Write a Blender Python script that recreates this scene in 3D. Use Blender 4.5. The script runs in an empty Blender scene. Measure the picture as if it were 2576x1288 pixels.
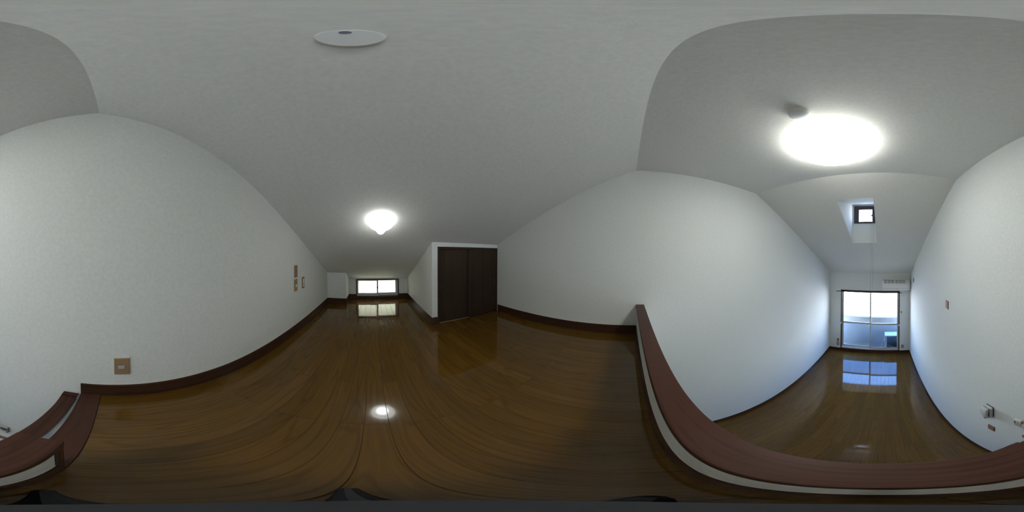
import bpy, bmesh, math, random
from mathutils import Vector, Matrix, Euler
random.seed(7)
scene = bpy.context.scene
COL = scene.collection
R = math.radians

# ------------------------------------------------------------------ camera
CAM_Z = 2.987
def cam_axes():
    a, b = R(-0.727), R(0.433)
    Rx = Matrix(((1, 0, 0), (0, math.cos(a), -math.sin(a)), (0, math.sin(a), math.cos(a))))
    Ry = Matrix(((math.cos(b), 0, math.sin(b)), (0, 1, 0), (-math.sin(b), 0, math.cos(b))))
    Rt = (Rx @ Ry).transposed()
    az = R(-130.913)
    f = Rt @ Vector((math.sin(az), math.cos(az), 0))
    r = Rt @ Vector((math.cos(az), -math.sin(az), 0))
    u = Rt @ Vector((0, 0, 1))
    return f, r, u
cd = bpy.data.cameras.new('camera')
cam = bpy.data.objects.new('camera', cd)
COL.objects.link(cam)
scene.camera = cam
cd.type = 'PANO'
try:
    cd.panorama_type = 'EQUIRECTANGULAR'
except Exception:
    cd.cycles.panorama_type = 'EQUIRECTANGULAR'
cd.clip_start = 0.01
cd.clip_end = 500
f_, r_, u_ = cam_axes()
m_ = Matrix((r_, u_, -f_)).transposed().to_4x4()
m_.translation = Vector((0, 0, CAM_Z))
cam.matrix_world = m_

# ------------------------------------------------------------------ world, sun, exposure
world = bpy.data.worlds.new('sky')
scene.world = world
world.use_nodes = True
wn, wl = world.node_tree.nodes, world.node_tree.links
bg = wn['Background']
tc = wn.new('ShaderNodeTexCoord'); sx = wn.new('ShaderNodeSeparateXYZ'); cr = wn.new('ShaderNodeValToRGB')
wl.new(tc.outputs['Generated'], sx.inputs[0]); wl.new(sx.outputs['Z'], cr.inputs[0])
cr.color_ramp.elements[0].position = 0.0
cr.color_ramp.elements[0].color = (0.80, 0.90, 1.0, 1)
cr.color_ramp.elements[1].position = 0.5
cr.color_ramp.elements[1].color = (0.20, 0.43, 1.0, 1)
wl.new(cr.outputs[0], bg.inputs[0])
SKY = 16.0
bg.inputs[1].default_value = SKY
sun = bpy.data.lights.new('sun', 'SUN'); sun.energy = 200.0; sun.angle = R(0.53); sun.color = (1.0, 0.93, 0.82)
so = bpy.data.objects.new('sun', sun); COL.objects.link(so)
so.rotation_euler = Vector((0.30, 0.72, -0.62)).to_track_quat('-Z', 'Y').to_euler()
MAIN_LAMP = 21.0
LOFT_LAMP = 8.0
LOFT_BULB = 24.0
scene.view_settings.view_transform = 'Standard'
scene.view_settings.look = 'None'
scene.view_settings.exposure = 0.0
scene.view_settings.gamma = 1.0
scene.view_settings.use_curve_mapping = False

# ------------------------------------------------------------------ dimensions (metres, main floor z=0)
XA, XB = 0.72, -1.55          # right wall, left wall
YW, YB = 4.534, -2.838        # window wall, low loft wall
ZL = 2.178                    # loft floor
YC1, YC2, ZC = 0.065, 1.526, 3.870
ZT = 2.566                    # ceiling at window wall
SLB = 0.454                   # loft slope
SLF = (ZC - ZT) / (YW - YC2)  # window side slope
def zback(y): return ZC - SLB * (YC1 - y)
def zfront(y): return ZC - SLF * (y - YC2)
def zceil(y): return zback(y) if y < YC1 else (ZC if y < YC2 else zfront(y))
BH = 0.095

# ------------------------------------------------------------------ materials
def mat(name, col, rough=0.5, metal=0.0, spec=0.5, coat=0.0, coat_rough=0.05):
    m = bpy.data.materials.new(name); m.use_nodes = True
    b = m.node_tree.nodes['Principled BSDF']
    b.inputs['Base Color'].default_value = (*col, 1)
    b.inputs['Roughness'].default_value = rough
    b.inputs['Metallic'].default_value = metal
    b.inputs['Specular IOR Level'].default_value = spec
    b.inputs['Coat Weight'].default_value = coat
    b.inputs['Coat Roughness'].default_value = coat_rough
    return m
def bump(m, scale, strength, dist=0.001, detail=4, sc=(1, 1, 1)):
    nt = m.node_tree; n = nt.nodes; l = nt.links
    t = n.new('ShaderNodeTexCoord'); mp = n.new('ShaderNodeMapping'); no = n.new('ShaderNodeTexNoise'); bu = n.new('ShaderNodeBump')
    mp.inputs['Scale'].default_value = sc
    no.inputs['Scale'].default_value = scale; no.inputs['Detail'].default_value = detail
    bu.inputs['Strength'].default_value = strength; bu.inputs['Distance'].default_value = dist
    l.new(t.outputs['Object'], mp.inputs[0]); l.new(mp.outputs[0], no.inputs['Vector'])
    l.new(no.outputs[0], bu.inputs['Height']); l.new(bu.outputs[0], n['Principled BSDF'].inputs['Normal'])
    return no
def mottle(m, c0, c1, scale, sc=(1, 1, 1), detail=3):
    nt = m.node_tree; n = nt.nodes; l = nt.links
    t = n.new('ShaderNodeTexCoord'); mp = n.new('ShaderNodeMapping'); no = n.new('ShaderNodeTexNoise'); r = n.new('ShaderNodeValToRGB')
    mp.inputs['Scale'].default_value = sc
    no.inputs['Scale'].default_value = scale; no.inputs['Detail'].default_value = detail
    r.color_ramp.elements[0].position = 0.3; r.color_ramp.elements[0].color = (*c0, 1)
    r.color_ramp.elements[1].position = 0.7; r.color_ramp.elements[1].color = (*c1, 1)
    l.new(t.outputs['Object'], mp.inputs[0]); l.new(mp.outputs[0], no.inputs['Vector'])
    l.new(no.outputs[0], r.inputs[0]); l.new(r.outputs[0], n['Principled BSDF'].inputs['Base Color'])
def emis(name, col, s):
    m = mat(name, (0.9, 0.9, 0.9), 0.4)
    b = m.node_tree.nodes['Principled BSDF']
    b.inputs['Emission Color'].default_value = (*col, 1)
    b.inputs['Emission Strength'].default_value = s
    return m

WALLC = (0.74, 0.745, 0.72)
paper = mat('white_wallpaper', WALLC, 0.75, spec=0.25)
mottle(paper, (0.72, 0.73, 0.70), (0.78, 0.79, 0.76), 60)
bump(paper, 300, 0.3, 0.001, 3)
ceilp = mat('ceiling_wallpaper', (0.70, 0.70, 0.67), 0.8, spec=0.2)
mottle(ceilp, (0.74, 0.725, 0.67), (0.80, 0.785, 0.73), 60)
bump(ceilp, 280, 0.38, 0.001, 3)

def floor_mat():
    m = bpy.data.materials.new('varnished_oak_strip_floor'); m.use_nodes = True
    nt = m.node_tree; n = nt.nodes; l = nt.links; b = n['Principled BSDF']
    tc = n.new('ShaderNodeTexCoord')
    sep = n.new('ShaderNodeSeparateXYZ'); l.new(tc.outputs['Object'], sep.inputs[0])
    cmb = n.new('ShaderNodeCombineXYZ')
    ax = n.new('ShaderNodeMath'); ax.operation = 'ADD'; ax.inputs[1].default_value = 0.044 + 0.0742 * 40
    l.new(sep.outputs['X'], ax.inputs[0])
    ay = n.new('ShaderNodeMath'); ay.operation = 'ADD'; ay.inputs[1].default_value = 0.47 + 9.09
    l.new(sep.outputs['Y'], ay.inputs[0])
    l.new(ay.outputs[0], cmb.inputs[0]); l.new(ax.outputs[0], cmb.inputs[1])
    br = n.new('ShaderNodeTexBrick')
    br.inputs['Scale'].default_value = 1.0
    br.inputs['Row Height'].default_value = 0.0742
    br.inputs['Brick Width'].default_value = 0.909
    br.inputs['Mortar Size'].default_value = 0.0009
    br.inputs['Mortar Smooth'].default_value = 0.1
    br.offset = 0.37; br.offset_frequency = 3; br.squash = 1.0
    br.inputs['Color1'].default_value = (0.0, 0.0, 0.0, 1); br.inputs['Color2'].default_value = (1, 1, 1, 1)
    br.inputs['Mortar'].default_value = (0.5, 0.5, 0.5, 1)
    l.new(cmb.outputs[0], br.inputs['Vector'])
    # grain: long bands with cathedral figure, shifted per strip
    addv = n.new('ShaderNodeVectorMath'); addv.operation = 'MULTIPLY_ADD'
    l.new(br.outputs['Color'], addv.inputs[0]); addv.inputs[1].default_value = (3.1, 7.7, 1.3)
    l.new(tc.outputs['Object'], addv.inputs[2])
    mp = n.new('ShaderNodeMapping'); mp.inputs['Scale'].default_value = (1.0, 0.09, 1.0)
    l.new(addv.outputs[0], mp.inputs[0])
    no = n.new('ShaderNodeTexNoise'); no.inputs['Scale'].default_value = 9.0; no.inputs['Detail'].default_value = 1.5
    l.new(mp.outputs[0], no.inputs['Vector'])
    mul = n.new('ShaderNodeMath'); mul.operation = 'MULTIPLY'; mul.inputs[1].default_value = 22.0
    l.new(no.outputs[0], mul.inputs[0])
    fr = n.new('ShaderNodeMath'); fr.operation = 'PINGPONG'; fr.inputs[1].default_value = 1.0
    l.new(mul.outputs[0], fr.inputs[0])
    mp2 = n.new('ShaderNodeMapping'); mp2.inputs['Scale'].default_value = (1.0, 0.03, 1.0)
    l.new(addv.outputs[0], mp2.inputs[0])
    no2 = n.new('ShaderNodeTexNoise'); no2.inputs['Scale'].default_value = 120.0; no2.inputs['Detail'].default_value = 1
    l.new(mp2.outputs[0], no2.inputs['Vector'])
    rg = n.new('ShaderNodeValToRGB')
    rg.color_ramp.elements[0].position = 0.0; rg.color_ramp.elements[0].color = (0.090, 0.044, 0.0065, 1)
    rg.color_ramp.elements[1].position = 0.35; rg.color_ramp.elements[1].color = (0.114, 0.056, 0.009, 1)
    l.new(fr.outputs[0], rg.inputs[0])
    mx = n.new('ShaderNodeMixRGB'); mx.blend_type = 'MULTIPLY'; mx.inputs[0].default_value = 0.2
    r2 = n.new('ShaderNodeValToRGB'); r2.color_ramp.elements[0].position = 0.35; r2.color_ramp.elements[0].color = (0.55, 0.5, 0.45, 1)
    r2.color_ramp.elements[1].position = 0.65; r2.color_ramp.elements[1].color = (1.15, 1.15, 1.15, 1)
    l.new(no2.outputs[0], r2.inputs[0]); l.new(rg.outputs[0], mx.inputs[1]); l.new(r2.outputs[0], mx.inputs[2])
    # tone per strip
    mx2 = n.new('ShaderNodeMixRGB'); mx2.blend_type = 'MULTIPLY'; mx2.inputs[0].default_value = 1.0
    r3 = n.new('ShaderNodeValToRGB'); r3.color_ramp.elements[0].color = (0.86, 0.84, 0.80, 1); r3.color_ramp.elements[1].color = (1.12, 1.12, 1.12, 1)
    l.new(br.outputs['Color'], r3.inputs[0]); l.new(mx.outputs[0], mx2.inputs[1]); l.new(r3.outputs[0], mx2.inputs[2])
    mx3 = n.new('ShaderNodeMixRGB'); mx3.inputs[2].default_value = (0.045, 0.025, 0.008, 1)
    l.new(br.outputs['Fac'], mx3.inputs[0]); l.new(mx2.outputs[0], mx3.inputs[1])
    l.new(mx3.outputs[0], b.inputs['Base Color'])
    b.inputs['Roughness'].default_value = 0.32
    b.inputs['Specular IOR Level'].default_value = 0.0
    b.inputs['Coat Weight'].default_value = 1.0
    b.inputs['Coat Roughness'].default_value = 0.06
    b.inputs['Coat IOR'].default_value = 1.52
    inv = n.new('ShaderNodeMath'); inv.operation = 'SUBTRACT'; inv.inputs[0].default_value = 1.0
    l.new(br.outputs['Fac'], inv.inputs[1]); l.new(inv.outputs[0], b.inputs['Coat Weight'])
    no3 = n.new('ShaderNodeTexNoise'); no3.inputs['Scale'].default_value = 90; no3.inputs['Detail'].default_value = 2
    l.new(tc.outputs['Object'], no3.inputs['Vector'])
    ad = n.new('ShaderNodeMath'); ad.operation = 'MULTIPLY_ADD'; ad.inputs[1].default_value = 0.12
    l.new(no3.outputs[0], ad.inputs[0]); l.new(inv.outputs[0], ad.inputs[2])
    bu = n.new('ShaderNodeBump'); bu.inputs['Strength'].default_value = 0.25; bu.inputs['Distance'].default_value = 0.0008
    l.new(ad.outputs[0], bu.inputs['Height'])
    l.new(bu.outputs[0], b.inputs['Normal']); l.new(bu.outputs[0], b.inputs['Coat Normal'])
    return m
oak = floor_mat()

def wood(name, c0, c1, axis=0, rough=0.4, coat=0.1):
    m = mat(name, c0, rough, spec=0.12, coat=coat, coat_rough=0.2)
    s = [1, 1, 1]; s[axis] = 0.04
    nt = m.node_tree; n = nt.nodes; l = nt.links
    t = n.new('ShaderNodeTexCoord'); mp = n.new('ShaderNodeMapping'); mp.inputs['Scale'].default_value = s
    a = n.new('ShaderNodeTexNoise'); a.inputs['Scale'].default_value = 130; a.inputs['Detail'].default_value = 4
    w = n.new('ShaderNodeTexNoise'); w.inputs['Scale'].default_value = 18; w.inputs['Detail'].default_value = 2
    l.new(t.outputs['Object'], mp.inputs[0]); l.new(mp.outputs[0], a.inputs['Vector']); l.new(mp.outputs[0], w.inputs['Vector'])
    mm = n.new('ShaderNodeMath'); mm.operation = 'ADD'; l.new(a.outputs[0], mm.inputs[0]); l.new(w.outputs[0], mm.inputs[1])
    r = n.new('ShaderNodeValToRGB')
    r.color_ramp.elements[0].position = 0.75; r.color_ramp.elements[0].color = (*c0, 1)
    r.color_ramp.elements[1].position = 1.2; r.color_ramp.elements[1].color = (*c1, 1)
    l.new(mm.outputs[0], r.inputs[0]); l.new(r.outputs[0], n['Principled BSDF'].inputs['Base Color'])
    return m
trim_x = wood('brown_wood_along_x', (0.040, 0.0165, 0.011), (0.066, 0.028, 0.0195), 0)
trim_y = wood('brown_wood_along_y', (0.040, 0.0165, 0.011), (0.066, 0.028, 0.0195), 1)
base_x = wood('dark_skirting_x', (0.036, 0.0165, 0.0095), (0.056, 0.026, 0.015), 0, 0.45, 0.2)
base_y = wood('dark_skirting_y', (0.036, 0.0165, 0.0095), (0.056, 0.026, 0.015), 1, 0.45, 0.2)
door_m = wood('dark_door_veneer', (0.030, 0.017, 0.011), (0.043, 0.027, 0.018), 2, 0.5, 0.05)
doorf_m = wood('dark_door_frame', (0.030, 0.018, 0.013), (0.044, 0.028, 0.020), 2, 0.5, 0.05)
track_m = mat('brass_track', (0.35, 0.22, 0.14), 0.4, 0.3)
plate_m = mat('brown_plate', (0.30, 0.195, 0.115), 0.65, spec=0.15)
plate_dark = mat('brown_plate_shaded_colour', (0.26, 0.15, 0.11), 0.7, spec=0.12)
cream = mat('cream_plastic', (0.62, 0.56, 0.42), 0.6, spec=0.2)
ivory = mat('ivory_plastic', (0.70, 0.66, 0.55), 0.35)
white_p = mat('white_plastic', (0.86, 0.86, 0.83), 0.35)
grey_p = mat('grey_plastic', (0.42, 0.42, 0.41), 0.4)
dgrey = mat('dark_grey_plastic', (0.06, 0.06, 0.065), 0.5)
handset_m = mat('off_white_handset', (0.60, 0.60, 0.59), 0.4)
grille_m = mat('grey_grille', (0.22, 0.24, 0.225), 0.6)
black = mat('black_rubber', (0.012, 0.012, 0.015), 0.5)
alum = mat('silver_aluminium', (0.60, 0.61, 0.60), 0.4, 0.15)
bronze = mat('dark_bronze_frame', (0.045, 0.028, 0.030), 0.45, 0.2)
lensm = mat('dark_violet_lens', (0.20, 0.19, 0.25), 0.35)
concrete = mat('pale_concrete', (0.34, 0.34, 0.33), 0.85); mottle(concrete, (0.30, 0.30, 0.29), (0.38, 0.38, 0.37), 5)
canopy_m = mat('brown_canopy', (0.10, 0.095, 0.09), 0.8)
render_w = mat('white_render', (0.78, 0.76, 0.72), 0.85)
balc_m = mat('painted_parapet', (0.2, 0.2, 0.2), 0.8); mottle(balc_m, (0.155, 0.17, 0.185), (0.20, 0.215, 0.23), 3)
balf_m = mat('balcony_floor', (0.20, 0.19, 0.185), 0.8)
roof_m = mat('grey_roof_tile', (0.35, 0.35, 0.36), 0.8)
unit_w = mat('outdoor_unit_white', (0.75, 0.75, 0.72), 0.4)
unit_d = mat('outdoor_unit_coil', (0.03, 0.03, 0.035), 0.6)
ext = mat('exterior_render', (0.55, 0.54, 0.50), 0.9); bump(ext, 120, 0.3)
cordm = mat('grey_cord', (0.30, 0.30, 0.30), 0.7)
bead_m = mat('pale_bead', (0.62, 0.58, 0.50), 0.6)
rim_em = emis('glowing_lamp_rim', (0.97, 1.0, 0.97), 4.0)
main_em = emis('lit_main_shade', (0.965, 1.0, 0.955), MAIN_LAMP)
loft_em = emis('lit_loft_shade', (0.95, 1.0, 0.98), LOFT_LAMP)
bulb_em = emis('lit_loft_bulb', (0.97, 1.0, 0.98), LOFT_BULB)

def glass(name, clear, tint, haze):
    """thin pane: straight-through light, a mirror share that grows at grazing angles, and a milky share"""
    m = bpy.data.materials.new(name); m.use_nodes = True
    nt = m.node_tree; n = nt.nodes; l = nt.links
    n.remove(n['Principled BSDF']); out = n['Material Output']
    tr = n.new('ShaderNodeBsdfTransparent'); tr.inputs[0].default_value = (*tint, 1)
    gl = n.new('ShaderNodeBsdfGlossy'); gl.inputs['Roughness'].default_value = 0.02
    tl = n.new('ShaderNodeBsdfTranslucent'); tl.inputs[0].default_value = (tint[0], tint[1], tint[2], 1)
    fr = n.new('ShaderNodeFresnel'); ge = n.new('ShaderNodeNewGeometry'); mr = n.new('ShaderNodeMapRange')
    mr.inputs['To Min'].default_value = 1.30; mr.inputs['To Max'].default_value = 1 / 1.30
    l.new(ge.outputs['Backfacing'], mr.inputs['Value']); l.new(mr.outputs[0], fr.inputs[0])
    m1 = n.new('ShaderNodeMixShader'); m1.inputs[0].default_value = haze
    m2 = n.new('ShaderNodeMixShader')
    l.new(tr.outputs[0], m1.inputs[1]); l.new(tl.outputs[0], m1.inputs[2])
    l.new(fr.outputs[0], m2.inputs[0]); l.new(m1.outputs[0], m2.inputs[1]); l.new(gl.outputs[0], m2.inputs[2])
    l.new(m2.outputs[0], out.inputs[0])
    return m
clear_g = glass('clear_glass', 1, (0.96, 0.98, 0.98), 0.0)
frost_g = glass('figured_glass', 1, (0.62, 0.70, 0.76), 0.03)
milk_g = glass('frosted_glass', 1, (0.62, 0.63, 0.54), 0.35)

# ------------------------------------------------------------------ mesh helpers
class MB:
    def __init__(s): s.bm = bmesh.new()
    def _new(s, geom_bm, M=None):
        me = bpy.data.meshes.new('tmp'); geom_bm.to_mesh(me); geom_bm.free()
        if M is not None: me.transform(M)
        s.bm.from_mesh(me); bpy.data.meshes.remove(me); return s
    def box(s, x0, y0, z0, x1, y1, z1, bev=0.0, seg=2, M=None):
        b = bmesh.new(); bmesh.ops.create_cube(b, size=1)
        for v in b.verts:
            v.co = Vector(((x0 + x1) / 2 + v.co.x * abs(x1 - x0), (y0 + y1) / 2 + v.co.y * abs(y1 - y0), (z0 + z1) / 2 + v.co.z * abs(z1 - z0)))
        if bev > 0: bmesh.ops.bevel(b, geom=list(b.edges), offset=bev, segments=seg, profile=0.5, affect='EDGES')
        return s._new(b, M)
    def lathe(s, prof, seg=48, M=None, cap=True):
        b = bmesh.new(); rings = []
        for r, z in prof:
            if r < 1e-6: rings.append([b.verts.new((0, 0, z))])
            else: rings.append([b.verts.new((r * math.cos(2 * math.pi * k / seg), r * math.sin(2 * math.pi * k / seg), z)) for k in range(seg)])
        for a, c in zip(rings, rings[1:]):
            for k in range(seg):
                k2 = (k + 1) % seg
                if len(a) == 1 and len(c) == 1: continue
                if len(a) == 1: b.faces.new((a[0], c[k], c[k2]))
                elif len(c) == 1: b.faces.new((a[k], a[k2], c[0]))
                else: b.faces.new((a[k], a[k2], c[k2], c[k]))
        for rg in (rings[0], rings[-1]):
            if cap and len(rg) > 1: b.faces.new(rg)
        bmesh.ops.recalc_face_normals(b, faces=b.faces)
        return s._new(b, M)
    def tube(s, pts, r, seg=8):
        b = bmesh.new(); pts = [Vector(p) for p in pts]; rings = []
        for i, p in enumerate(pts):
            t = (pts[min(i + 1, len(pts) - 1)] - pts[max(i - 1, 0)]).normalized()
            up = Vector((0, 0, 1)) if abs(t.z) < 0.9 else Vector((1, 0, 0))
            a = t.cross(up).normalized(); c = t.cross(a).normalized()
            rr = r[i] if isinstance(r, (list, tuple)) else r
            rings.append([b.verts.new(p + a * rr * math.cos(2 * math.pi * k / seg) + c * rr * math.sin(2 * math.pi * k / seg)) for k in range(seg)])
        for x, y in zip(rings, rings[1:]):
            for k in range(seg): b.faces.new((x[k], x[(k + 1) % seg], y[(k + 1) % seg], y[k]))
        b.faces.new(rings[0]); b.faces.new(rings[-1])
        bmesh.ops.recalc_face_normals(b, faces=b.faces)
        return s._new(b)
    def prism(s, pts, vec, bev=0.0):
        b = bmesh.new(); vs = [b.verts.new(p) for p in pts]; f = b.faces.new(vs)
        r = bmesh.ops.extrude_face_region(b, geom=[f])
        for v in [g for g in r['geom'] if isinstance(g, bmesh.types.BMVert)]: v.co += Vector(vec)
        bmesh.ops.recalc_face_normals(b, faces=b.faces)
        if bev: bmesh.ops.bevel(b, geom=list(b.edges), offset=bev, segments=2, profile=0.5, affect='EDGES')
        return s._new(b)
    def grid(s, us, vs, hole, fmap, vec):
        """slab from a grid of cells; hole(u,v) -> True leaves the cell open"""
        b = bmesh.new(); V = {}
        def vert(i, j):
            if (i, j) not in V: V[i, j] = b.verts.new(fmap(us[i], vs[j]))
            return V[i, j]
        fs = []
        for i in range(len(us) - 1):
            for j in range(len(vs) - 1):
                if not hole((us[i] + us[i + 1]) / 2, (vs[j] + vs[j + 1]) / 2):
                    fs.append(b.faces.new((vert(i, j), vert(i + 1, j), vert(i + 1, j + 1), vert(i, j + 1))))
        r = bmesh.ops.extrude_face_region(b, geom=fs)
        for v in [g for g in r['geom'] if isinstance(g, bmesh.types.BMVert)]: v.co += Vector(vec)
        bmesh.ops.recalc_face_normals(b, faces=b.faces)
        return s._new(b)
    def build(s, name, m, parent=None, smooth=False):
        me = bpy.data.meshes.new(name); s.bm.to_mesh(me); s.bm.free()
        me.materials.append(m)
        o = bpy.data.objects.new(name, me); COL.objects.link(o)
        if smooth:
            for p in me.polygons: p.use_smooth = True
            try: me.set_sharp_from_angle(angle=R(35))
            except Exception: pass
        if parent is not None:
            o.parent = parent
            o.matrix_parent_inverse = parent_world(parent).inverted()
        return o
def parent_world(p):
    m = Matrix.LocRotScale(p.location, p.rotation_euler, p.scale)
    if p.parent: m = parent_world(p.parent) @ p.matrix_parent_inverse @ m
    return m
def tag(o, label, cat, group=None, kind=None):
    o['label'] = label; o['category'] = cat
    if group: o['group'] = group
    if kind: o['kind'] = kind
    return o
def empty(name, loc, label, cat, group=None, kind=None, rot=(0, 0, 0)):
    e = bpy.data.objects.new(name, None); COL.objects.link(e)
    e.location = loc; e.rotation_euler = rot; e.empty_display_size = 0.05
    return tag(e, label, cat, group, kind)
def struct(mb, name, m, label, cat): return tag(mb.build(name, m), label, cat, kind='structure')

# ------------------------------------------------------------------ room shell
TH = 0.12
# gable shaped side walls
prof = [(YB - TH, -0.2), (YW + TH, -0.2), (YW + TH, zfront(YW + TH)), (YC2, ZC), (YC1, ZC), (YB - TH, zback(YB - TH))]
prof = [(y, z + (0.0 if z < 0 else 0.05)) for y, z in prof]
struct(MB().prism([(XA, y, z) for y, z in prof], (TH, 0, 0)), 'wall_right', paper, 'tall white papered gable wall with switch plates, intercom and ladder beside it', 'wall')
struct(MB().prism([(XB, y, z) for y, z in prof], (-TH, 0, 0)), 'wall_left', paper, 'tall plain white papered gable wall beside the closet, without any fittings', 'wall')
# window wall with opening of the balcony window
W1 = (-1.222, 0.435, 0.114, 2.058)
struct(MB().grid([XB, W1[0], W1[1], XA], [-0.2, W1[2], W1[3], ZT + 0.02],
    lambda u, v: W1[0] < u < W1[1] and W1[2] < v < W1[3], lambda u, v: (u, YW, v), (0, 0.09, 0)),
    'wall_window', paper, 'white wall around the large balcony window, air conditioner on it', 'wall')
# low loft wall with its window
W3 = (-0.462, 0.289, 2.226, 2.545)
struct(MB().grid([XB, W3[0], W3[1], XA], [-0.2, ZL, W3[2], W3[3], zback(YB) + 0.02],
    lambda u, v: W3[0] < u < W3[1] and W3[2] < v < W3[3], lambda u, v: (u, YB, v), (0, -TH, 0)),
    'wall_back', paper, 'very low white wall at the far end of the loft, around the wide window', 'wall')
# ceilings
struct(MB().prism([(XB, YC1, ZC), (XA, YC1, ZC), (XA, YB - 0.75, zback(YB - 0.75)), (XB, YB - 0.75, zback(YB - 0.75))], (0, 0, 0.15)),  # runs past the wall as an added eave, keeping sun off the loft window
    'ceiling_loft', ceilp, 'white papered sloping ceiling above the loft, falling to the low window', 'ceiling')
struct(MB().prism([(XB, YC1, ZC), (XA, YC1, ZC), (XA, YC2, ZC), (XB, YC2, ZC)], (0, 0, 0.15)),
    'ceiling', ceilp, 'flat white ceiling strip at the ridge carrying the large round lamp', 'ceiling')
DX0, DX1, DY0, DY1 = -0.580, -0.136, 1.880, 2.932
struct(MB().grid([XB, DX0 - 0.003, DX1 + 0.003, XA], [YC2, DY0 - 0.003, DY1 + 0.003, YW + TH],
    lambda u, v: DX0 < u < DX1 and DY0 < v < DY1, lambda u, v: (u, v, zfront(v)), (0, 0, 0.12)),
    'ceiling_window_side', ceilp, 'white ceiling sloping down to the balcony window, with the recess of the small high window', 'ceiling')
# dormer recess: two cheeks, soffit, wall with the small window
DZ0, DZ1 = zfront(DY0), 3.995
W2 = (-0.556, -0.170, 3.622, 3.958)
def chk(x, vec):
    return [(x, DY0 - 0.003, zfront(DY0 - 0.003) + 0.012), (x, DY1 + 0.02, zfront(DY1 + 0.02) + 0.012), (x, DY1 + 0.06, zfront(DY1) + 0.02), (x, DY1 + 0.06, DZ1 + 0.02), (x, DY0 - 0.003, DZ0 + 0.03)], vec
rec = MB()
p, v = chk(DX0, (-0.05, 0, 0)); rec.prism(p, v)
p, v = chk(DX1, (0.05, 0, 0)); rec.prism(p, v)
rec.prism([(DX0 - 0.05, DY0 - 0.003, DZ0 + 0.001), (DX1 + 0.05, DY0 - 0.003, DZ0 + 0.001), (DX1 + 0.05, DY1, DZ1), (DX0 - 0.05, DY1, DZ1)], (0, 0, 0.05))
rec.box(DX0 - 0.05, DY1, DZ1, DX1 + 0.05, DY1 + 0.42, DZ1 + 0.05)  # added unseen eave, blocks steep sky light through the dormer pane
rec.grid([DX0 - 0.05, W2[0], W2[1], DX1 + 0.05], [zfront(DY1) + 0.004, W2[2], W2[3], DZ1 + 0.02],
    lambda u, v: W2[0] < u < W2[1] and W2[2] < v < W2[3], lambda u, v: (u, DY1, v), (0, 0.06, 0))
struct(rec, 'wall_dormer', paper, 'white recess walls around the small high window in the sloping ceiling', 'wall')

# floors
struct(MB().box(XB, YB, -0.2, XA, YW, 0.0), 'floor', oak, 'glossy brown wooden strip floor of the lower room', 'floor')
struct(MB().box(XB, YB, ZL - 0.02, XA, 0.078, ZL), 'floor_loft', oak, 'glossy brown wooden strip floor of the loft', 'floor')
struct(MB().box(XB, YB, ZL - 0.2, XA, 0.150, ZL - 0.02), 'ceiling_under_loft', paper, 'white slab edge and underside of the loft', 'ceiling')

# half wall at the loft edge with its wide cap
RX = 0.2205
struct(MB().box(XB, 0.086, ZL - 0.02, RX - 0.02, 0.150, 2.470), 'wall_railing', paper, 'low white half wall along the loft edge under the wide brown cap', 'wall')
cap = MB().box(XB, 0.0771, 2.470, RX, 0.1566, 2.500, 0.003)
cap.box(RX - 0.02, 0.0785, ZL, RX - 0.001, 0.1555, 2.471, 0.002)
struct(cap, 'trim_1', trim_x, 'wide reddish brown wooden cap on the low loft wall, with its end board', 'trim')
struct(MB().box(RX - 0.019, 0.079, ZL - 0.02, XA, 0.167, ZL + 0.006, 0.002), 'trim_2', trim_x, 'dark brown floor-level sill board in the gap where the ladder arrives', 'trim')

# skirting boards
def base(name, segs, label, z=ZL, t=0.009):
    mb = MB()
    for (x0, y0, x1, y1) in segs:
        mb.box(min(x0, x1), min(y0, y1), z, max(x0, x1), max(y0, y1), z + BH, 0.0015, 1)
    return mb, label
def bstruct(name, segs, label, m, z=ZL):
    mb, lb = base(name, segs, label, z)
    nf = len(mb.bm.faces)
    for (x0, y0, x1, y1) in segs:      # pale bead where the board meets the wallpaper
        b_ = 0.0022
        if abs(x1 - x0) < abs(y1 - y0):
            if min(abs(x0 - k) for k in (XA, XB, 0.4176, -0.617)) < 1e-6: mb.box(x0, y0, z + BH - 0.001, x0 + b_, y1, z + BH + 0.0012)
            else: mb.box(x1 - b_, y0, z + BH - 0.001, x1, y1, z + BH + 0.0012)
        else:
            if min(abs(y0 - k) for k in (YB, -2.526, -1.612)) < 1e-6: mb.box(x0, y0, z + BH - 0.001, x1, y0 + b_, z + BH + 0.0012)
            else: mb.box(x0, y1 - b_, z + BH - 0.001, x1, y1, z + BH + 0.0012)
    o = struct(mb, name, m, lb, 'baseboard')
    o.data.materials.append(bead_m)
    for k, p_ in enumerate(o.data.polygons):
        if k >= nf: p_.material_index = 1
t = 0.009
PX, PY = 0.4176, -2.526       # pillar
CX, CY = -0.617, -1.612       # closet corner
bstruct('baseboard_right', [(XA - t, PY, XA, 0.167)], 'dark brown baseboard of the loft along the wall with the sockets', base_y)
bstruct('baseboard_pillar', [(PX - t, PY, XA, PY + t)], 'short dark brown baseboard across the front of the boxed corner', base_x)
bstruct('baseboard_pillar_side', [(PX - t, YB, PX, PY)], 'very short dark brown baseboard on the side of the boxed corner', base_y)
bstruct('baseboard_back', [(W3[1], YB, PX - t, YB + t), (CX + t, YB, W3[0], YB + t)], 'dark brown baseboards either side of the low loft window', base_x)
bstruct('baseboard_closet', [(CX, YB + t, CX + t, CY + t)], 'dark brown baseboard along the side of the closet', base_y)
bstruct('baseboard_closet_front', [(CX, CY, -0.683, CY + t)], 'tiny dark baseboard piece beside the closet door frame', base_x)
bstruct('baseboard_left', [(XB, CY + 0.02, XB + t, 0.078)], 'dark brown baseboard of the loft from the closet to the low wall', base_y)
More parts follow.
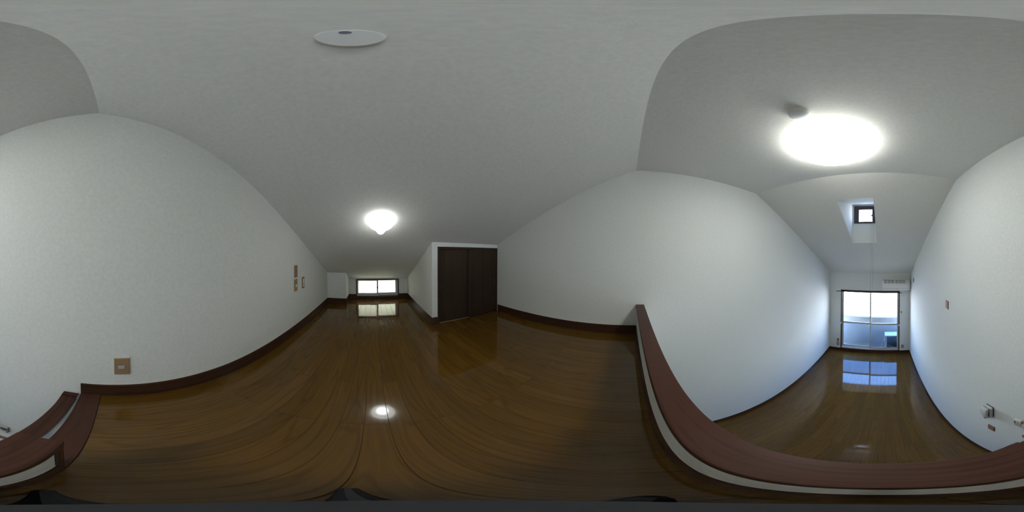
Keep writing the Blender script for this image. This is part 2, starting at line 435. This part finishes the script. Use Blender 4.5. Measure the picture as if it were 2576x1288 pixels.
bstruct('baseboard_railing', [(XB + t, 0.078, RX - 0.02, 0.0865)], 'dark brown baseboard at the foot of the low loft wall', base_x)
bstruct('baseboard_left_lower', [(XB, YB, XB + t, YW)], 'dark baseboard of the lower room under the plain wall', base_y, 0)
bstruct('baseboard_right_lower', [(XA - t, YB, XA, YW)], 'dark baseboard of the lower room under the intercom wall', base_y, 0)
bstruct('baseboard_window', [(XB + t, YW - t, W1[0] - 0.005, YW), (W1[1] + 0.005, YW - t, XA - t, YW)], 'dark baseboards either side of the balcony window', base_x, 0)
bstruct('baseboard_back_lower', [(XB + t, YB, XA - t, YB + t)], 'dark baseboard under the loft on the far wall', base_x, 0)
struct(MB().box(W1[0] - 0.005, YW - 0.014, 0, W1[1] + 0.005, YW + 0.05, W1[2], 0.003), 'trim_3', trim_x, 'dark brown wooden threshold below the balcony window', 'trim')

# boxed corner and closet walls
struct(MB().box(PX, YB, ZL, XA, PY, zback(PY) + 0.01), 'wall_pillar', paper, 'white boxed-out corner left of the low loft window', 'wall')
cw = MB()
cw.prism([(CX, y, z) for y, z in [(YB, ZL), (CY, ZL), (CY, zback(CY) + 0.01), (YB, zback(YB) + 0.01)]], (-0.064, 0, 0))
cw.prism([(-1.55, CY - 0.06, 3.062), (-1.55, CY, 3.062), (-1.55, CY, zback(CY) + 0.01), (-1.55, CY - 0.06, zback(CY - 0.06) + 0.01)], (CX - 0.064 + 1.55, 0, 0))
struct(cw, 'wall_closet', paper, 'white closet wall around the dark sliding doors', 'wall')

# closet frame and sliding doors
fr = MB()
fr.box(-0.701, CY - 0.06, ZL, -0.683, CY + 0.004, 3.062, 0.0015)
fr.box(-1.55, CY - 0.06, ZL, -1.536, CY + 0.004, 3.062, 0.0015)
fr.box(-1.536, CY - 0.06, 3.042, -0.701, CY + 0.004, 3.062, 0.0015)
struct(fr, 'trim_4', doorf_m, 'thin dark brown frame around the closet sliding doors', 'trim')
struct(MB().box(-1.100, CY - 0.028, ZL, -0.701, CY - 0.022, ZL + 0.008), 'trim_5', track_m, 'thin tan bottom rail along the foot of the left closet door', 'trim')
def closet_door(x0, x1, y, px, label, n):
    e = empty(n, ((x0 + x1) / 2, y, ZL + 0.011), label, 'door', kind='structure')
    MB().box(x0, y - 0.022, ZL + 0.012, x1, y, 3.041, 0.0015).build('door_panel', door_m, e)
    pull = MB()
    pull.box(px - 0.010, y - 0.002, 2.580, px + 0.010, y + 0.0015, 2.650, 0.001)
    h = pull.build('door_pull', bronze, e)
    MB().box(px - 0.006, y + 0.001, 2.586, px + 0.006, y + 0.002, 2.644).build('pull_recess', black, h)
closet_door(-1.100, -0.702, CY - 0.030, -0.722, 'dark brown closet sliding door on the left, set further back', 'door_1')
closet_door(-1.535, -1.082, CY - 0.004, -1.495, 'dark brown closet sliding door on the right, in front, against the side wall', 'door_2')

# ------------------------------------------------------------------ window 1: balcony sliding window
w1 = empty('window_1', ((W1[0] + W1[1]) / 2, YW, W1[2]), 'large two-panel aluminium sliding window to the balcony', 'window', kind='structure')
x0, x1, z0, z1 = W1
f = MB()
f.box(x0, YW - 0.006, z0, x0 + 0.024, YW + 0.09, z1, 0.002); f.box(x1 - 0.024, YW - 0.006, z0, x1, YW + 0.09, z1, 0.002)
f.box(x0 + 0.024, YW - 0.006, z1 - 0.042, x1 - 0.024, YW + 0.09, z1, 0.002)
f.build('outer_frame', bronze, w1)
MB().box(x0 + 0.024, YW - 0.002, z0, x1 - 0.024, YW + 0.09, z0 + 0.022, 0.002).box(x0 + 0.024, YW + 0.054, z0 + 0.022, x1 - 0.024, YW + 0.060, z0 + 0.036).build('bottom_track', alum, w1)
def sash(xa, xb, y, ls, rs, zb, parent, lockside=None):
    s = MB(); zt = z1 - 0.042; d = 0.024
    s.box(xa, y, zb, xa + ls, y + d, zt, 0.002); s.box(xb - rs, y, zb, xb, y + d, zt, 0.002)
    s.box(xa + ls, y, zb, xb - rs, y + d, zb + 0.062, 0.002)
    s.box(xa + ls, y, zt - 0.012, xb - rs, y + d, zt, 0.002)
    s.box(xa + ls, y - 0.002, 0.993, xb - rs, y + d, 1.052, 0.002)
    so_ = s.build('sash', alum, parent)
    MB().box(xa + ls, y + 0.010, 1.052, xb - rs, y + 0.014, zt - 0.012).build('upper_pane', clear_g, so_)
    MB().box(xa + ls, y + 0.010, zb + 0.062, xb - rs, y + 0.014, 0.993).build('lower_pane', frost_g, so_)
    return so_
MX = -0.377
sash(x0 + 0.024, MX + 0.018, YW + 0.062, 0.046, 0.036, z0 + 0.036, w1)
sash(MX - 0.018, x1 - 0.024, YW + 0.030, 0.036, 0.046, z0 + 0.022, w1)
lk = MB().box(MX - 0.014, YW + 0.012, 0.955, MX + 0.014, YW + 0.030, 1.010, 0.004)
lk.tube([(MX - 0.004, YW + 0.010, 0.985), (MX - 0.030, YW + 0.006, 0.972), (MX - 0.040, YW + 0.006, 0.955)], [0.008, 0.007, 0.006], 8)
lk.build('crescent_lock', white_p, w1, True)
for xx in (x0 + 0.012, x1 - 0.012):
    MB().box(xx - 0.014, YW - 0.020, 0.985, xx + 0.014, YW - 0.004, 1.030, 0.003).build('side_clip', white_p, w1)

# window 2: small dormer window
w2 = empty('window_2', ((W2[0] + W2[1]) / 2, DY1, W2[2]), 'small square dark-framed window high in the ceiling recess', 'window', kind='structure')
x0, x1, z0, z1 = W2
def rect_frame(x0, x1, z0, z1, y0, y1, l, r, b, t_, bev=0.002):
    m = MB()
    m.box(x0, y0, z0, x0 + l, y1, z1, bev); m.box(x1 - r, y0, z0, x1, y1, z1, bev)
    m.box(x0 + l, y0, z0, x1 - r, y1, z0 + b, bev); m.box(x0 + l, y0, z1 - t_, x1 - r, y1, z1, bev)
    return m
rect_frame(x0, x1, z0, z1, DY1 - 0.012, DY1 + 0.05, 0.030, 0.014, 0.012, 0.036).build('outer_frame', bronze, w2)
s2 = rect_frame(x0 + 0.032, x1 - 0.015, z0 + 0.013, z1 - 0.037, DY1 + 0.004, DY1 + 0.03, 0.055, 0.040, 0.022, 0.030).build('sash', bronze, w2)
MB().box(x0 + 0.08, DY1 + 0.014, z0 + 0.03, x1 - 0.05, DY1 + 0.018, z1 - 0.06).build('pane', clear_g, s2)
lt = MB().box(x1 - 0.060, DY1 - 0.018, 3.745, x1 - 0.020, DY1 + 0.006, 3.800, 0.004)
lt.tube([(x1 - 0.055, DY1 - 0.014, 3.770), (x1 - 0.078, DY1 - 0.020, 3.760)], 0.012, 10)
lt.build('window_latch', dgrey, w2, True)

# pull cord loop of the small window
pc = MB(); zlow = 1.757
ptsc = [(-0.243, DY1 - 0.022, 3.70), (-0.243, DY1 - 0.024, zlow + 0.02)] + \
    [(-0.224 - 0.019 * math.cos(R(a)), DY1 - 0.024, zlow + 0.02 - 0.02 * math.sin(R(a))) for a in range(20, 180, 20)] + \
    [(-0.205, DY1 - 0.024, zlow + 0.02), (-0.205, DY1 - 0.022, 3.78)]
pc.tube(ptsc, 0.0016, 6)
tag(pc.build('pull_cord', cordm, None, True), 'long thin looped grey pull cord hanging from the small high window latch', 'cord')

# window 3: wide low loft window
w3 = empty('window_3', ((W3[0] + W3[1]) / 2, YB, W3[2]), 'wide low frosted two-panel window at floor level of the loft', 'window', kind='structure')
x0, x1, z0, z1 = W3
rect_frame(x0, x1, z0, z1, YB - 0.085, YB + 0.008, 0.016, 0.016, 0.012, 0.016).build('outer_frame', bronze, w3)
MX3 = -0.085
def sash3(xa, xb, y, ls, rs):
    s = rect_frame(xa, xb, z0 + 0.012, z1 - 0.016, y, y + 0.024, ls, rs, 0.052, 0.016).build('sash', alum, w3)
    MB().box(xa + ls, y + 0.010, z0 + 0.064, xb - rs, y + 0.014, z1 - 0.032).build('pane', milk_g, s)
sash3(x0 + 0.016, MX3 + 0.013, YB - 0.062, 0.042, 0.024)
sash3(MX3 - 0.013, x1 - 0.016, YB - 0.032, 0.024, 0.024)
l3 = MB().box(MX3 - 0.009, YB - 0.008, 2.375, MX3 + 0.009, YB + 0.004, 2.410, 0.003)
l3.tube([(MX3, YB + 0.006, 2.392), (MX3 + 0.020, YB + 0.008, 2.402), (MX3 + 0.026, YB + 0.008, 2.416)], [0.006, 0.005, 0.004], 8)
l3.build('crescent_lock', dgrey, w3, True)
struct(MB().box(x0 - 0.004, YB, ZL, x1 + 0.004, YB + 0.016, z0, 0.002).box(x0 + 0.01, YB + 0.002, z0 - 0.008, x1 - 0.01, YB + 0.02, z0 + 0.004, 0.002),
    'trim_6', base_x, 'dark brown sill strip below the low loft window', 'trim')

# ------------------------------------------------------------------ curtain rail
crl = empty('curtain_rail', (-0.435, YW, 2.02), 'thin dark brown curtain rail across the top of the balcony window', 'curtain rail')
MB().box(-1.337, YW - 0.075, 2.012, 0.467, YW - 0.058, 2.028, 0.003).build('rail', trim_x, crl)
MB().box(-1.300, YW - 0.045, 2.014, 0.440, YW - 0.032, 2.026, 0.003).build('rail', trim_x, crl)
for xx in (-1.215, -0.66, -0.10, 0.425):
    MB().box(xx - 0.008, YW - 0.078, 2.028, xx + 0.008, YW, 2.034, 0.001).box(xx - 0.010, YW - 0.006, 2.022, xx + 0.010, YW, 2.064, 0.001).build('bracket', bronze, crl)
for xx in (-1.341, 0.471):
    MB().box(xx - 0.006, YW - 0.078, 2.008, xx + 0.006, YW - 0.055, 2.032, 0.003).build('end_cap', bronze, crl)

# ------------------------------------------------------------------ air conditioner (indoor)
ac = empty('air_conditioner', (0.32, YW, 2.107), 'white wall-mounted air conditioner above the right side of the balcony window', 'air conditioner')
ax0, ax1 = -0.052, 0.690
pr = [(YW - 0.001, 2.112), (YW - 0.001, 2.385), (YW - 0.150, 2.388), (YW - 0.200, 2.345), (YW - 0.222, 2.310), (YW - 0.226, 2.170), (YW - 0.215, 2.125), (YW - 0.170, 2.107)]
MB().prism([(ax0, y, z) for y, z in pr], (ax1 - ax0, 0, 0), 0.006).build('casing', white_p, ac, True)
MB().box(ax0 + 0.012, YW - 0.233, 2.178, ax1 - 0.012, YW - 0.222, 2.312, 0.004).build('front_panel', white_p, ac, True)
MB().box(ax0 + 0.03, YW - 0.229, 2.170, ax1 - 0.02, YW - 0.2235, 2.175).build('panel_gap', grey_p, ac)
fl = MB(); M_ = Matrix.Translation((0, YW - 0.196, 2.120)) @ Matrix.Rotation(R(28), 4, 'X')
fl.box(ax0 + 0.05, -0.026, -0.004, ax1 - 0.05, 0.026, 0.003, 0.002, M=M_); fl.build('louvre_flap', white_p, ac)
for k in range(6):
    xa = ax0 + 0.045 + k * 0.094 + (0.018 if k > 2 else 0)
    g = MB(); yy0, yy1 = YW - 0.216, YW - 0.160
    for j in range(5):
        tt = j / 4; y = yy0 + (yy1 - yy0) * tt; z = 2.321 + (2.380 - 2.321) * tt
        g.box(xa, y - 0.004, z - 0.002, xa + 0.080, y + 0.004, z + 0.008)
    g.build('intake_grille', grille_m, ac)
MB().box(0.338, YW - 0.231, 2.148, 0.356, YW - 0.224, 2.158, 0.002).build('receiver_window', dgrey, ac)
MB().box(ax0 + 0.065, YW - 0.2345, 2.292, ax0 + 0.095, YW - 0.2325, 2.299).build('badge', ivory, ac)
# power socket and drain next to it
def wall_plate(name, ctr, w, h, wall, label, cat='socket', m=plate_m, group=None, parts=(), depth=0.010, rim=cream):
    """wall 'A': on the right wall (plate w along y); 'W': on the window wall (w along x). parts: (name, du, dz, w, h, mat)"""
    e = empty(name, ctr, label, cat, group)
    def bx(mb, cu, cz, w_, h_, d0, d1, bev):
        if wall == 'A': mb.box(ctr[0] - d1, ctr[1] + cu - w_ / 2, ctr[2] + cz - h_ / 2, ctr[0] - d0, ctr[1] + cu + w_ / 2, ctr[2] + cz + h_ / 2, bev)
        else: mb.box(ctr[0] + cu - w_ / 2, ctr[1] - d1, ctr[2] + cz - h_ / 2, ctr[0] + cu + w_ / 2, ctr[1] - d0, ctr[2] + cz + h_ / 2, bev)
        return mb
    bx(MB(), 0, 0, w, h, 0, depth * 0.6, 0.001).build('plate_frame', rim, e)
    bx(MB(), 0, 0, w - 0.005, h - 0.005, depth * 0.5, depth, 0.0015).build('face_plate', m, e)
    for (pn, du, dz, pw, ph, pm) in parts:
        bx(MB(), du, dz, pw, ph, depth * 0.9, depth + 0.003, 0.0008).build(pn, pm, e)
    return e
wall_plate('power_socket', (0.515, YW, 1.957), 0.060, 0.095, 'W', 'pale socket plate just below the air conditioner', parts=[('socket_insert', 0, 0, 0.024, 0.045, white_p)], m=ivory, rim=grey_p)
acd = MB().tube([(0.62, YW - 0.035, 2.118), (0.60, YW - 0.008, 2.02), (0.56, YW - 0.006, 1.985), (0.537, YW - 0.012, 1.965)], 0.003, 6)
acd.build('power_cord', white_p, ac, True)
rh = empty('remote_holder', (0.482, YW, 1.42), 'tiny white remote holder with a black top, right of the balcony window', 'remote holder')
MB().box(0.462, YW - 0.018, 1.385, 0.502, YW, 1.430, 0.003).build('holder', ivory, rh)
MB().box(0.464, YW - 0.024, 1.415, 0.500, YW - 0.006, 1.445, 0.003).build('remote', dgrey, rh)
pl = [('socket_insert', 0, 0, 0.026, 0.060, ivory)]
wall_plate('blank_plate', (-1.296, YW, 0.396), 0.070, 0.110, 'W', 'plain brown plate left of the balcony window, upper of two', 'wall plate', m=plate_dark, group=None, parts=[('blank_insert', 0, 0, 0.026, 0.060, plate_m)])
wall_plate('wall_socket', (-1.296, YW, 0.254), 0.070, 0.115, 'W', 'brown socket with ivory centre left of the balcony window, lower of two', 'socket', m=dgrey, parts=pl)
wall_plate('wall_socket', (0.520, YW, 0.250), 0.066, 0.115, 'W', 'brown socket low on the right of the balcony window', 'socket', m=dgrey, parts=pl)

# ------------------------------------------------------------------ plates and fittings on the right wall
wall_plate('blank_plate', (XA, 1.764, 2.430), 0.078, 0.100, 'A', 'plain brown blank plate alone high on the wall past the intercom', 'wall plate', rim=plate_dark)
wall_plate('blank_plate', (XA, 3.925, 2.447), 0.050, 0.105, 'A', 'narrow grey brown plate on the side wall close to the air conditioner', 'wall plate', m=plate_dark, rim=plate_dark)
wall_plate('light_switch', (XA, -1.400, 2.826), 0.070, 0.120, 'A', 'brown switch plate on the loft wall, upper of the stacked pair', 'switch', parts=[('switch_button', 0, 0, 0.020, 0.024, plate_dark)])
wall_plate('wall_socket', (XA, -1.395, 2.690), 0.070, 0.122, 'A', 'brown plate with small ivory jack on the loft wall, lower of the stacked pair', 'socket', parts=[('jack', -0.004, -0.004, 0.022, 0.026, ivory)])
wall_plate('light_switch', (XA, -1.566, 2.690), 0.066, 0.124, 'A', 'brown switch plate with bright tall ivory insert, nearest the loft window', 'switch', parts=[('switch_button', 0, 0.014, 0.020, 0.050, ivory), ('switch_lamp', 0, -0.030, 0.020, 0.022, ivory)])
wall_plate('wall_socket', (XA, -0.0165, 2.421), 0.070, 0.116, 'A', 'large brown socket plate with small ivory insert just above the loft baseboard', 'socket', parts=[('socket_insert', 0.002, -0.002, 0.030, 0.020, grey_p)])
wall_plate('blank_plate', (XA, 0.935, 0.984), 0.072, 0.112, 'A', 'small brown blank plate directly below the intercom handset', 'wall plate', m=plate_dark, rim=plate_dark)
wall_plate('blank_plate', (XA, 0.606, 1.150), 0.076, 0.076, 'A', 'brown plate half hidden behind the wide wooden cap, under the control panel', 'wall plate', m=plate_dark, rim=cream)

ic = empty('intercom', (XA, 0.955, 1.26), 'white wall intercom handset on its base on the lower right wall', 'intercom')
MB().box(XA - 0.006, 0.908, 1.290, XA, 0.992, 1.478, 0.002).build('back_plate', dgrey, ic)
MB().box(XA - 0.036, 0.908, 1.284, XA - 0.006, 0.992, 1.478, 0.009, 3).build('base_unit', handset_m, ic, True)
hs = [(XA - 0.040, 1.474), (XA - 0.060, 1.472), (XA - 0.070, 1.450), (XA - 0.074, 1.410), (XA - 0.072, 1.360), (XA - 0.064, 1.318), (XA - 0.050, 1.292), (XA - 0.042, 1.300), (XA - 0.046, 1.340), (XA - 0.047, 1.380), (XA - 0.041, 1.420)]
hset = MB().prism([(x, 0.914, z) for x, z in hs], (0, 0.066, 0), 0.006)
hset = hset.build('handset', handset_m, ic, True)
MB().box(XA - 0.042, 0.916, 1.320, XA - 0.0355, 0.984, 1.470, 0.001).build('cradle_gap', dgrey, ic)
MB().tube([(XA - 0.050, 0.944, 1.304), (XA - 0.050, 0.944, 1.272)], [0.014, 0.013], 12).build('cord_plug', grey_p, hset, True)
MB().tube([(XA - 0.050, 0.944, 1.274), (XA - 0.046, 0.944, 1.258), (XA - 0.030, 0.944, 1.258), (XA - 0.022, 0.944, 1.290)], 0.005, 8).build('handset_cord', grey_p, ic, True)

th = empty('thermostat', (XA, 0.668, 1.38), 'small cream control box with dark buttons beside the larger grey panel', 'thermostat')
MB().box(XA - 0.022, 0.642, 1.408, XA, 0.696, 1.500, 0.004).build('casing', ivory, th, True)
MB().box(XA - 0.024, 0.652, 1.440, XA - 0.021, 0.672, 1.476).build('display', grey_p, th)
for k in range(3):
    MB().box(XA - 0.025, 0.678, 1.434 + k * 0.016, XA - 0.021, 0.690, 1.443 + k * 0.016, 0.001).build('button', dgrey, th)
MB().box(XA - 0.0235, 0.648, 1.424, XA - 0.021, 0.690, 1.427).build('cover_seam', dgrey, th)
MB().box(XA - 0.018, 0.644, 1.375, XA, 0.694, 1.405, 0.003).build('lower_cover', grey_p, th)
rc = empty('control_panel', (XA, 0.600, 1.32), 'grey wall control panel with tilted cover low beyond the ladder gap', 'control panel')
MB().box(XA - 0.020, 0.566, 1.330, XA, 0.640, 1.440, 0.004).build('casing', grey_p, rc, True)
MB().box(XA - 0.023, 0.572, 1.385, XA - 0.019, 0.612, 1.425, 0.001).build('display', dgrey, rc)
MB().box(XA - 0.024, 0.574, 1.350, XA - 0.019, 0.634, 1.358, 0.001).build('cover_lip', white_p, rc)
MB().tube([(XA - 0.025, 0.590, 1.370), (XA - 0.018, 0.590, 1.370)], 0.003, 8).build('knob', black, rc)

# ------------------------------------------------------------------ lamps and detectors
def on_plane(y, n_up):    # frame sitting under a ceiling, local -z pointing into the room
    return None
ML = (-0.348, 0.998)
cl = empty('ceiling_light', (ML[0], ML[1], ZC), 'large round lit ceiling lamp on the flat ridge ceiling', 'ceiling light')
TM = Matrix.Translation((ML[0], ML[1], ZC))
MB().lathe([(0.0, 0.0), (0.256, 0.0), (0.258, -0.026), (0.254, -0.031), (0.0, -0.031)], 64, TM).build('base_ring', rim_em, cl, True)
r0 = 0.260
dome = [(0.254, -0.030)] + [(r0 * math.cos(R(a)) ** 0.6 if a < 90 else 0.0, -0.035 - 0.060 * math.sin(R(a))) for a in range(0, 91, 9)]
MB().lathe(dome, 64, TM).build('lamp_shade', main_em, cl, True)

sd = empty('smoke_detector', (-0.371, 0.620, ZC), 'small white domed smoke detector beside the large lit lamp', 'smoke detector')
TM = Matrix.Translation((-0.371, 0.620, ZC))
MB().lathe([(0.0, 0.0), (0.050, 0.0), (0.050, -0.012), (0.047, -0.015), (0.0, -0.015)], 40, TM).build('base_ring', white_p, sd, True)
MB().lathe([(0.044, -0.014), (0.047, -0.018), (0.047, -0.024), (0.043, -0.029), (0.030, -0.034), (0.012, -0.037), (0.0, -0.0375)], 40, TM).build('dome', white_p, sd, True)

slope_rot = Euler((math.atan(SLB), 0, 0)).to_matrix().to_4x4()
def slope_frame(x, y): return Matrix.Translation((x, y, zback(y))) @ slope_rot
hd = empty('ceiling_sensor', (0.019, -0.193, zback(-0.193)), 'flat round white sensor with a small dark hole on the sloping loft ceiling overhead', 'ceiling sensor')
TM = slope_frame(0.019, -0.193)
MB().lathe([(0.0, 0.0), (0.036, 0.0), (0.036, -0.006), (0.0405, -0.007), (0.0405, -0.011), (0.038, -0.0135), (0.0, -0.0145)], 56, TM).build('disc_cover', white_p, hd, True)
MB().lathe([(0.0, -0.013), (0.0065, -0.013), (0.0065, -0.0158), (0.0, -0.0158)], 24, TM @ Matrix.Translation((0.001, 0.027, 0))).build('dark_lens', lensm, hd, True)

LX, LY = -0.070, -1.285
ll = empty('loft_lamp', (LX, LY, zback(LY)), 'small round lit lamp on the sloping loft ceiling with a bulb tip below', 'ceiling light')
TM = slope_frame(LX, LY)
MB().lathe([(0.0, 0.0), (0.075, 0.0), (0.075, -0.018), (0.0, -0.018)], 40, TM).build('mounting_plate', white_p, ll, True)
MB().lathe([(0.064, -0.014), (0.090, -0.020), (0.097, -0.032), (0.093, -0.046), (0.078, -0.058), (0.050, -0.068), (0.0, -0.074)], 48, TM).build('lamp_shade', loft_em, ll, True)
TV = Matrix.Translation((LX + 0.004, LY + 0.01, zback(LY) - 0.045))
MB().lathe([(0.060, 0.0), (0.052, -0.020), (0.036, -0.045), (0.018, -0.066), (0.0, -0.072)], 32, TV).build('bulb', bulb_em, ll, True)

# ------------------------------------------------------------------ loft ladder
ld = empty('loft_ladder', (0.48, 0.6, 0), 'steep dark brown wooden ladder rising to the gap in the low loft wall', 'ladder')
dy = 0.29
def twist(mb):
    bmesh.ops.transform(mb.bm, matrix=Matrix.Translation((0.70, 0.17, 0)) @ Matrix.Rotation(R(-2.4), 4, 'Z') @ Matrix.Translation((-0.70, -0.17, 0)), verts=mb.bm.verts)
    return mb
def stringer(xa, xb):
    zt = ZL + 0.004
    pts = [(xa, 0.176 + dy * zt, 0.0), (xa, 0.176, zt), (xa, 0.246, zt), (xa, 0.256 + dy * zt, 0.0)]
    return twist(MB().prism(pts, (xb - xa, 0, 0), 0.002))
stringer(0.688, 0.712).build('side_rail', trim_y, ld)
stringer(0.250, 0.274).build('side_rail', trim_y, ld)
for k in range(8):
    z = ZL - 0.010 - k * 0.268
    if z < 0.1: break
    y = 0.177 + dy * (ZL - z)
    twist(MB().box(0.272, y, z - 0.024, 0.690, y + 0.067, z, 0.003)).build('tread', trim_x, ld)

# ------------------------------------------------------------------ camera stand on the loft floor
tp = empty('camera_stand', (0, 0, ZL), 'slim black mini tripod standing on the loft floor against the low wall', 'tripod')
MB().lathe([(0.0, 0.050), (0.014, 0.050), (0.012, 0.080), (0.009, 0.110), (0.009, 0.655), (0.0, 0.655)], 20, Matrix.Translation((0, 0, ZL))).build('column', black, tp, True)
MB().lathe([(0.0, 0.018), (0.036, 0.018), (0.040, 0.028), (0.030, 0.050), (0.014, 0.056), (0.0, 0.056)], 28, Matrix.Translation((0, 0, ZL))).build('hub', black, tp, True)
for az_u, ln in ((85, 0.115), (845, 0.105), (1700, 0.070)):
    a = R((az_u - 2224.75) * 360 / 2576); dx, dyy = math.sin(a), math.cos(a)
    MB().tube([(dx * 0.02, dyy * 0.02, ZL + 0.034), (dx * 0.06, dyy * 0.06, ZL + 0.026), (dx * ln, dyy * ln, ZL + 0.008)], [0.013, 0.011, 0.008], 10).build('leg', black, tp, True)

# ------------------------------------------------------------------ balcony and what lies outside
bal = MB().box(-5.0, YW + TH, -0.22, 4.5, 5.44, -0.10)
struct(bal, 'balcony_floor', balf_m, 'grey balcony floor outside the large window', 'floor')
struct(MB().box(-5.0, 5.32, -0.22, 4.5, 5.44, 0.932).box(-5.0, 5.305, 0.932, 4.5, 5.455, 0.957, 0.003), 'balcony_parapet', balc_m, 'pale solid balcony parapet outside the large window', 'wall')
struct(MB().box(-5.0, YW + TH, 2.56, 4.5, 5.62, 2.66), 'balcony_canopy', canopy_m, 'pale balcony canopy above the large window', 'roof')

ou = empty('outdoor_unit', (0.42, 4.87, -0.10), 'white air conditioner outdoor unit with dark coil back on the balcony', 'outdoor unit')
ux0, ux1, uy0, uy1, uz0, uz1 = 0.030, 0.800, 4.725, 5.02, -0.04, 0.548
cs = MB()
cs.box(ux0, uy0, uz1 - 0.03, ux1, uy1, uz1, 0.006)
cs.box(ux0, uy0, uz0, ux0 + 0.062, uy1, uz1 - 0.03, 0.003); cs.box(ux1 - 0.01, uy0, uz0, ux1, uy1, uz1 - 0.03, 0.003)
cs.box(ux0 + 0.062, uy1 - 0.02, uz0, ux1 - 0.01, uy1, uz1 - 0.03); cs.box(ux0 + 0.062, uy0, uz0, ux1 - 0.01, uy1 - 0.02, uz0 + 0.03)
cs.build('casing', unit_w, ou)
cf = MB().box(ux0 + 0.062, uy0 + 0.02, uz0 + 0.03, ux1 - 0.01, uy0 + 0.05, uz1 - 0.03)
for k in range(24):
    z = uz0 + 0.05 + k * 0.021; cf.box(ux0 + 0.062, uy0 + 0.008, z, ux1 - 0.01, uy0 + 0.02, z + 0.004)
cf.build('coil_grille', unit_d, ou)
for xx in (0.10, 0.66):
    MB().box(xx, uy0 - 0.01, -0.10, xx + 0.09, uy1 + 0.01, -0.04, 0.004).build('foot_block', grey_p, ou)
hp = [(0.035, 4.80, 0.38), (0.0, 4.79, 0.34), (-0.045, 4.78, 0.25), (-0.05, 4.77, 0.17), (-0.02, 4.76, 0.10), (0.05, 4.74, 0.07)]
MB().tube(hp, 0.018, 10).build('insulated_pipe', grey_p, ou, True)
MB().tube([(0.05, 4.70, 0.225), (0.16, 4.69, 0.20), (0.30, 4.69, 0.13), (0.44, 4.68, 0.05)], 0.010, 8).build('drain_hose', grey_p, ou, True)

struct(MB().box(-60, -40, -3.2, 60, 90, -3.0), 'ground', concrete, 'sunlit pale ground around the house', 'ground')
struct(MB().box(9.5, 14.0, -3.0, 34.0, 20.0, 6.5), 'added_bounce_building', render_w, 'unseen white building added on the right to bounce sunlight through the balcony window', 'building')  # out of view, added so its sunlit face brightens the left wall
struct(MB().box(-36.0, 20.0, -3.0, -13.0, 26.0, 6.0), 'added_bounce_building', render_w, 'unseen white building added on the left to bounce sunlight through the balcony window', 'building')  # out of view, added to throw warm light on the right wall
def low_house(name, x0, x1, y0, y1, h, label):
    e = empty(name, ((x0 + x1) / 2, (y0 + y1) / 2, -3.0), label, 'building')
    MB().box(x0, y0, -3.0, x1, y1, -3.0 + h).build('wall', concrete, e)
    MB().prism([(x0 - 0.2, y0 - 0.2, -3.0 + h), (x0 - 0.2, y1 + 0.2, -3.0 + h), (x0 - 0.2, (y0 + y1) / 2, -3.0 + h + 0.9)], (x1 - x0 + 0.4, 0, 0)).build('roof', roof_m, e)
    wn_ = MB().box(x0 + 0.6, y0 - 0.03, -3.0 + h * 0.45, x0 + 1.8, y0, -3.0 + h * 0.8); wn_.build('window', unit_d, e)
low_house('neighbouring_house', -14.0, -6.5, 40.0, 46.0, 3.0, 'bright washed-out low house beyond the parapet on the left')
low_house('neighbouring_house', -2.0, 5.5, 42.0, 48.0, 3.4, 'bright washed-out low house beyond the parapet on the right')
